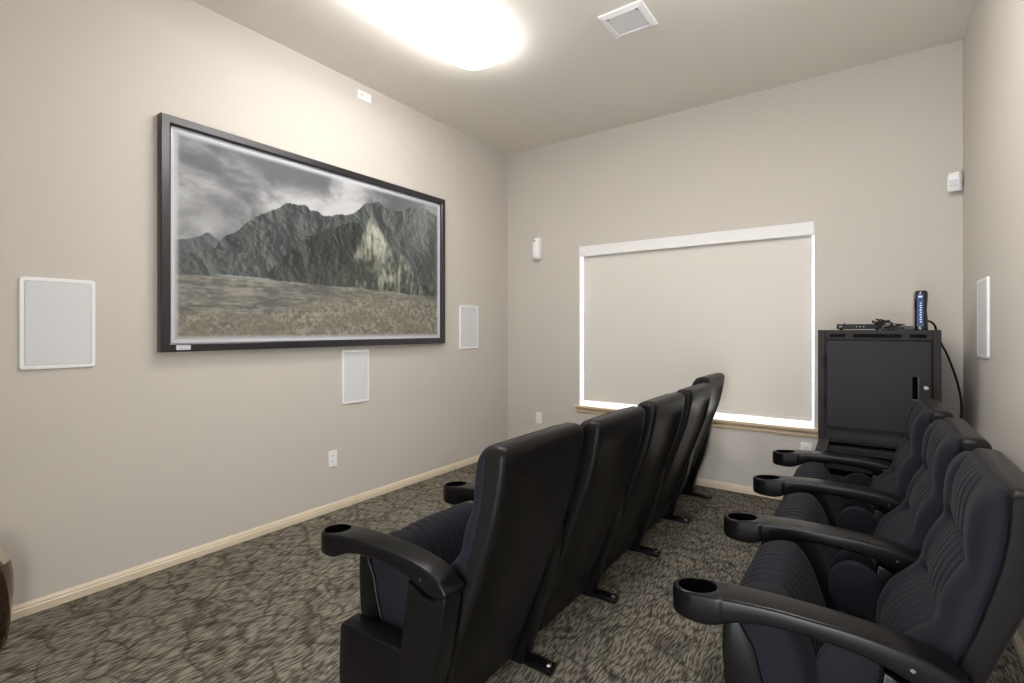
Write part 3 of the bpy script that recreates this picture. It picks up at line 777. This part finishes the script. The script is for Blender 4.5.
def arm_mesh():
    """armrest centred on v=0 with an oval cup hole"""
    bm = bmesh.new(); rings = []
    top = sinterp([(0, 0.622), (0.05, 0.625), (0.15, 0.636), (0.25, 0.643), (0.40, 0.643), (0.50, 0.634), (0.56, 0.615), (0.60, 0.590)], 120)
    bot = sinterp([(0, 0.552), (0.10, 0.552), (0.16, 0.582), (0.22, 0.596), (0.30, 0.602), (0.40, 0.598), (0.46, 0.586), (0.52, 0.562), (0.60, 0.560)], 120)
    us = [0.134, 0.142, 0.15, 0.165, 0.18, 0.22, 0.26, 0.30, 0.34, 0.38, 0.42, 0.46, 0.50, 0.53, 0.56, 0.58, 0.592, 0.60]
    for u_ in us:
        if u_ < 0.065:
            hw = 0.050 * math.sqrt(max(0.02, 1 - ((0.065 - u_) / 0.066) ** 2))
        else: hw = interp([(0.065, 0.050), (0.136, 0.050), (0.18, 0.0475), (0.25, 0.045), (0.6, 0.040)], u_)
        zt, zb = top(u_), bot(u_)
        if u_ > 0.56:
            k = (u_ - 0.56) / 0.04; q = (1 - math.sqrt(max(0, 1 - k * k * 0.98))) * 0.032
            zt -= q * 0.6; zb += q * 0.8
        if u_ < 0.02: zb += 0.010 * (1 - u_ / 0.02) ; zt -= 0.003 * (1 - u_ / 0.02)
        r = min(0.009, hw * 0.5); ring = []
        for cx_, cz_, a0 in ((1, 1, 0), (-1, 1, PI / 2), (-1, -1, PI), (1, -1, 1.5 * PI)):
            for k in range(5):
                a = a0 + PI / 2 * k / 4
                zc = zt - r if cz_ > 0 else zb + r
                ring.append((u_ - U0, cx_ * (hw - r) + r * math.cos(a), zc + r * math.sin(a)))
        rings.append(ring)
    loft(bm, rings)
    # cup end: solid D-shaped block with an oval well, closed strips all round
    uc, ub = 0.063, 0.136; n = 72
    def outer(a, ins):
        hwb = 0.0495; c_, s_ = math.cos(a), math.sin(a)
        if c_ <= 0:      # elliptical nose
            k = 1 / math.sqrt((c_ / (uc - ins)) ** 2 + (s_ / (0.050 - ins)) ** 2)
        else:            # straight sides and flat back
            k = min((ub - uc) / max(c_, 1e-6), (0.050 - ins) / max(abs(s_), 1e-6))
        return uc + k * c_, k * s_
    def inner(a, f):
        k = 1 / math.sqrt((math.cos(a) / (0.048 * f)) ** 2 + (math.sin(a) / (0.0405 * f)) ** 2)
        return uc + k * math.cos(a), k * math.sin(a)
    A = [2 * PI * (k + 0.5) / n for k in range(n)]
    def rg(fn, arg, zf):
        out = []
        for a in A:
            u_, v_ = fn(a, arg); out.append((u_ - U0, v_, zf(u_)))
        return out
    rr = []
    for d, ins in ((0.0, 0.0088), (0.0007, 0.0055), (0.0026, 0.0026), (0.0055, 0.0007), (0.009, 0.0)):
        rr.append(rg(outer, ins, lambda u_, d=d: bot(u_) + d))
    for d, ins in ((0.009, 0.0), (0.0055, 0.0007), (0.0026, 0.0026), (0.0007, 0.0055), (0.0, 0.0088)):
        rr.append(rg(outer, ins if ins < 0.0088 else 0.0088, lambda u_, d=d: top(u_) - d))
    rr.append(rg(inner, 1.035, lambda u_: top(u_) - 0.0002)); rr.append(rg(inner, 1.0, lambda u_: top(u_) - 0.002))
    rr.append(rg(inner, 0.96, lambda u_: 0.585)); rr.append(rg(inner, 0.92, lambda u_: 0.566)); rr.append(rg(inner, 0.80, lambda u_: 0.562))
    loft(bm, rr)
    bmesh.ops.recalc_face_normals(bm, faces=bm.faces[:])
    me = bpy.data.meshes.new('armrest'); bm.to_mesh(me); bm.free()
    me.materials.append(M_plastic); me.materials.append(M_void)
    for p in me.polygons:
        p.use_smooth = True
        du, dv = p.center.x + U0 - uc, p.center.y
        if (du / 0.0486) ** 2 + (dv / 0.0410) ** 2 < 1 and 0.563 - 0.002 < p.center.z < top(p.center.x + U0) - 0.004: p.material_index = 1  # inside of the cup well painted black as its shade
    me.set_sharp_from_angle(angle=math.radians(42))
    return me


def column_mesh():
    bm = bmesh.new()
    poly = [(0.390, 0), (0.420, 0.30), (0.462, 0.575), (0.492, 0.562), (0.520, 0.548), (0.560, 0.546), (0.592, 0.560), (0.608, 0.578), (0.604, 0.54), (0.582, 0.42), (0.562, 0.33), (0.515, 0.20), (0.450, 0)]
    prism_y(bm, [(u_ - U0, z) for u_, z in poly], -0.036, 0.036, 0.006); return bm


def lowbox_mesh():
    bm = bmesh.new()
    poly = [(0.150, 0.0), (0.139, 0.02), (0.136, 0.20), (0.142, 0.335), (0.152, 0.350), (0.20, 0.352), (0.44, 0.362), (0.44, 0.0)]
    prism_y(bm, [(u_ - U0, z) for u_, z in poly], -0.036, 0.036, 0.006); return bm


arm_me = arm_mesh()


def meshobj(name, me, m, parent, loc=(0, 0, 0)):
    if not me.materials: me.materials.append(m)
    o = bpy.data.objects.new(name, me); C.objects.link(o); o.parent = parent; o.location = loc; return o


def add_standard(root, v_, first=None):
    if first:
        for o in first:
            c = o.copy(); C.objects.link(c); c.parent = root; c.location = (o.location.x, v_, o.location.z)
            for g_ in o.children:
                d = g_.copy(); C.objects.link(d); d.parent = c
        return
    out = []
    out.append(meshobj('armrest', arm_me, M_plastic, root, (0, v_, 0)))
    s = obj('standard', column_mesh(), M_plastic, root, smooth=40); s.location = (0, v_, 0); out.append(s)
    s = obj('standard_cover', lowbox_mesh(), M_plastic, root, smooth=40); s.location = (0, v_, 0); out.append(s)
    bm = bmesh.new(); box(bm, 0.40 - U0, 0.575 - U0, -0.028, 0.028, 0.0, 0.024, 0.006)
    s = obj('foot_plate', bm, M_plastic, root, smooth=40); s.location = (0, v_, 0); out.append(s)
    bb = bmesh.new(); cyl(bb, (0.553 - U0, 0, 0.028), 0.011, 0.010, seg=6); cyl(bb, (0.553 - U0, 0, 0.024), 0.016, 0.003, seg=20)
    obj('bolt', bb, M_chrome, s)
    bb = bmesh.new(); cyl(bb, (0.502 - U0, -0.039, 0.600), 0.010, 0.004, 'y', 20)
    cyl(bb, (0.502 - U0, -0.041, 0.600), 0.005, 0.004, 'y', 6)
    a = obj('arm_bolt', bb, M_chrome, root, smooth=30); a.location = (0, v_, 0); out.append(a)
    return out


def make_seat():
    t = thing('cinema_seat', 'seat', 'cinema seat')
    obj('back_shell', shell_mesh(), M_shell, t, smooth=50)
    obj('backrest', pad_mesh(), M_fabric, t, smooth=70)
    obj('seat_cushion', seatpad_mesh(), M_fabric, t, smooth=60)
    obj('seat_pan', pan_mesh(), M_plastic, t, smooth=40)
    for s in (-1, 1):
        bm = bmesh.new(); pts = []
        for k in range(28):
            a = 2 * PI * k / 28; pts.append((0.405 + 0.070 * math.cos(a) - U0, 0.500 + 0.075 * math.sin(a) - (0.02 if math.sin(a) < 0 else 0)))
        prism_y(bm, pts, s * 0.2435 - 0.014, s * 0.2435 + 0.010, 0.009)
        obj('hinge_cover', bm, M_fabric, t, smooth=40)
    std = add_standard(t, -HP)
    return t, std


def dup(root, std):
    r = root.copy(); C.objects.link(r); m_ = {}
    for ch in list(root.children):
        c = ch.copy(); C.objects.link(c); c.parent = r; m_[ch] = c
        for g_ in ch.children:
            d = g_.copy(); C.objects.link(d); d.parent = c
    return r, [m_[o] for o in std]


front = [
    'front row black seat nearest the camera, with its whole near armrest and cup holder showing',
    'front row black seat second from the camera, right behind the nearest one',
    'middle seat of the five in the front row',
    'front row black seat fourth from the camera, next to the one below the window',
    'farthest front row black seat, its back standing out against the window shade']
rear = [
    'rear row seat nearest the camera, cut off by the right edge',
    'middle seat of the three in the rear row by the right wall',
    'farthest rear row seat, in front of the equipment cabinet']
seat0, std0 = make_seat()
FX = CAMX - 1.533; RXs = CAMX - 0.430
first = True
for labels, x0, y0, p, g_ in ((front, FX, 1.015, 0.593, 'front row of five cinema seats'), (rear, RXs, 1.345, 0.585, 'rear row of three cinema seats')):
    for i, lb in enumerate(labels):
        if first: s, st = seat0, std0; first = False
        else: s, st = dup(seat0, std0)
        s.location = (x0 + U0, y0 + p * (i + 0.5), 0)
        s['label'] = lb; s['group'] = g_
        if i == len(labels) - 1: add_standard(s, HP, st)
        for ch in s.children:
            if ch.name.split('.')[0] in ('armrest', 'arm_bolt'): ch.location.x = 0.018 if labels is front else 0.008
            if labels is front and i == 4 and ch.location.y > 0.1 and ch.name.split('.')[0] in ('armrest', 'arm_bolt', 'standard'): ch.location.x = -0.035
        for ch in s.children:
            kind = ch.name.split('.')[0]
            if labels is front:
                if kind in ('seat_cushion', 'seat_pan'): ch.location = (0.022, 0, -0.062 if kind == 'seat_cushion' else -0.045)
                if kind in ('backrest', 'back_shell') and i in (1, 2, 3):
                    ch.scale = (1, 1, 0.982)
                if kind in ('backrest', 'back_shell') and i == 4:
                    ch.location = (-0.055, 0, 0.002)
            elif kind == 'seat_cushion': ch.location = (-0.002, 0, -0.058)
            elif kind in ('backrest', 'back_shell'):
                ch.location = ((0, 0, 0), (-0.004, 0, 0), (-0.022, 0, 0))[i]
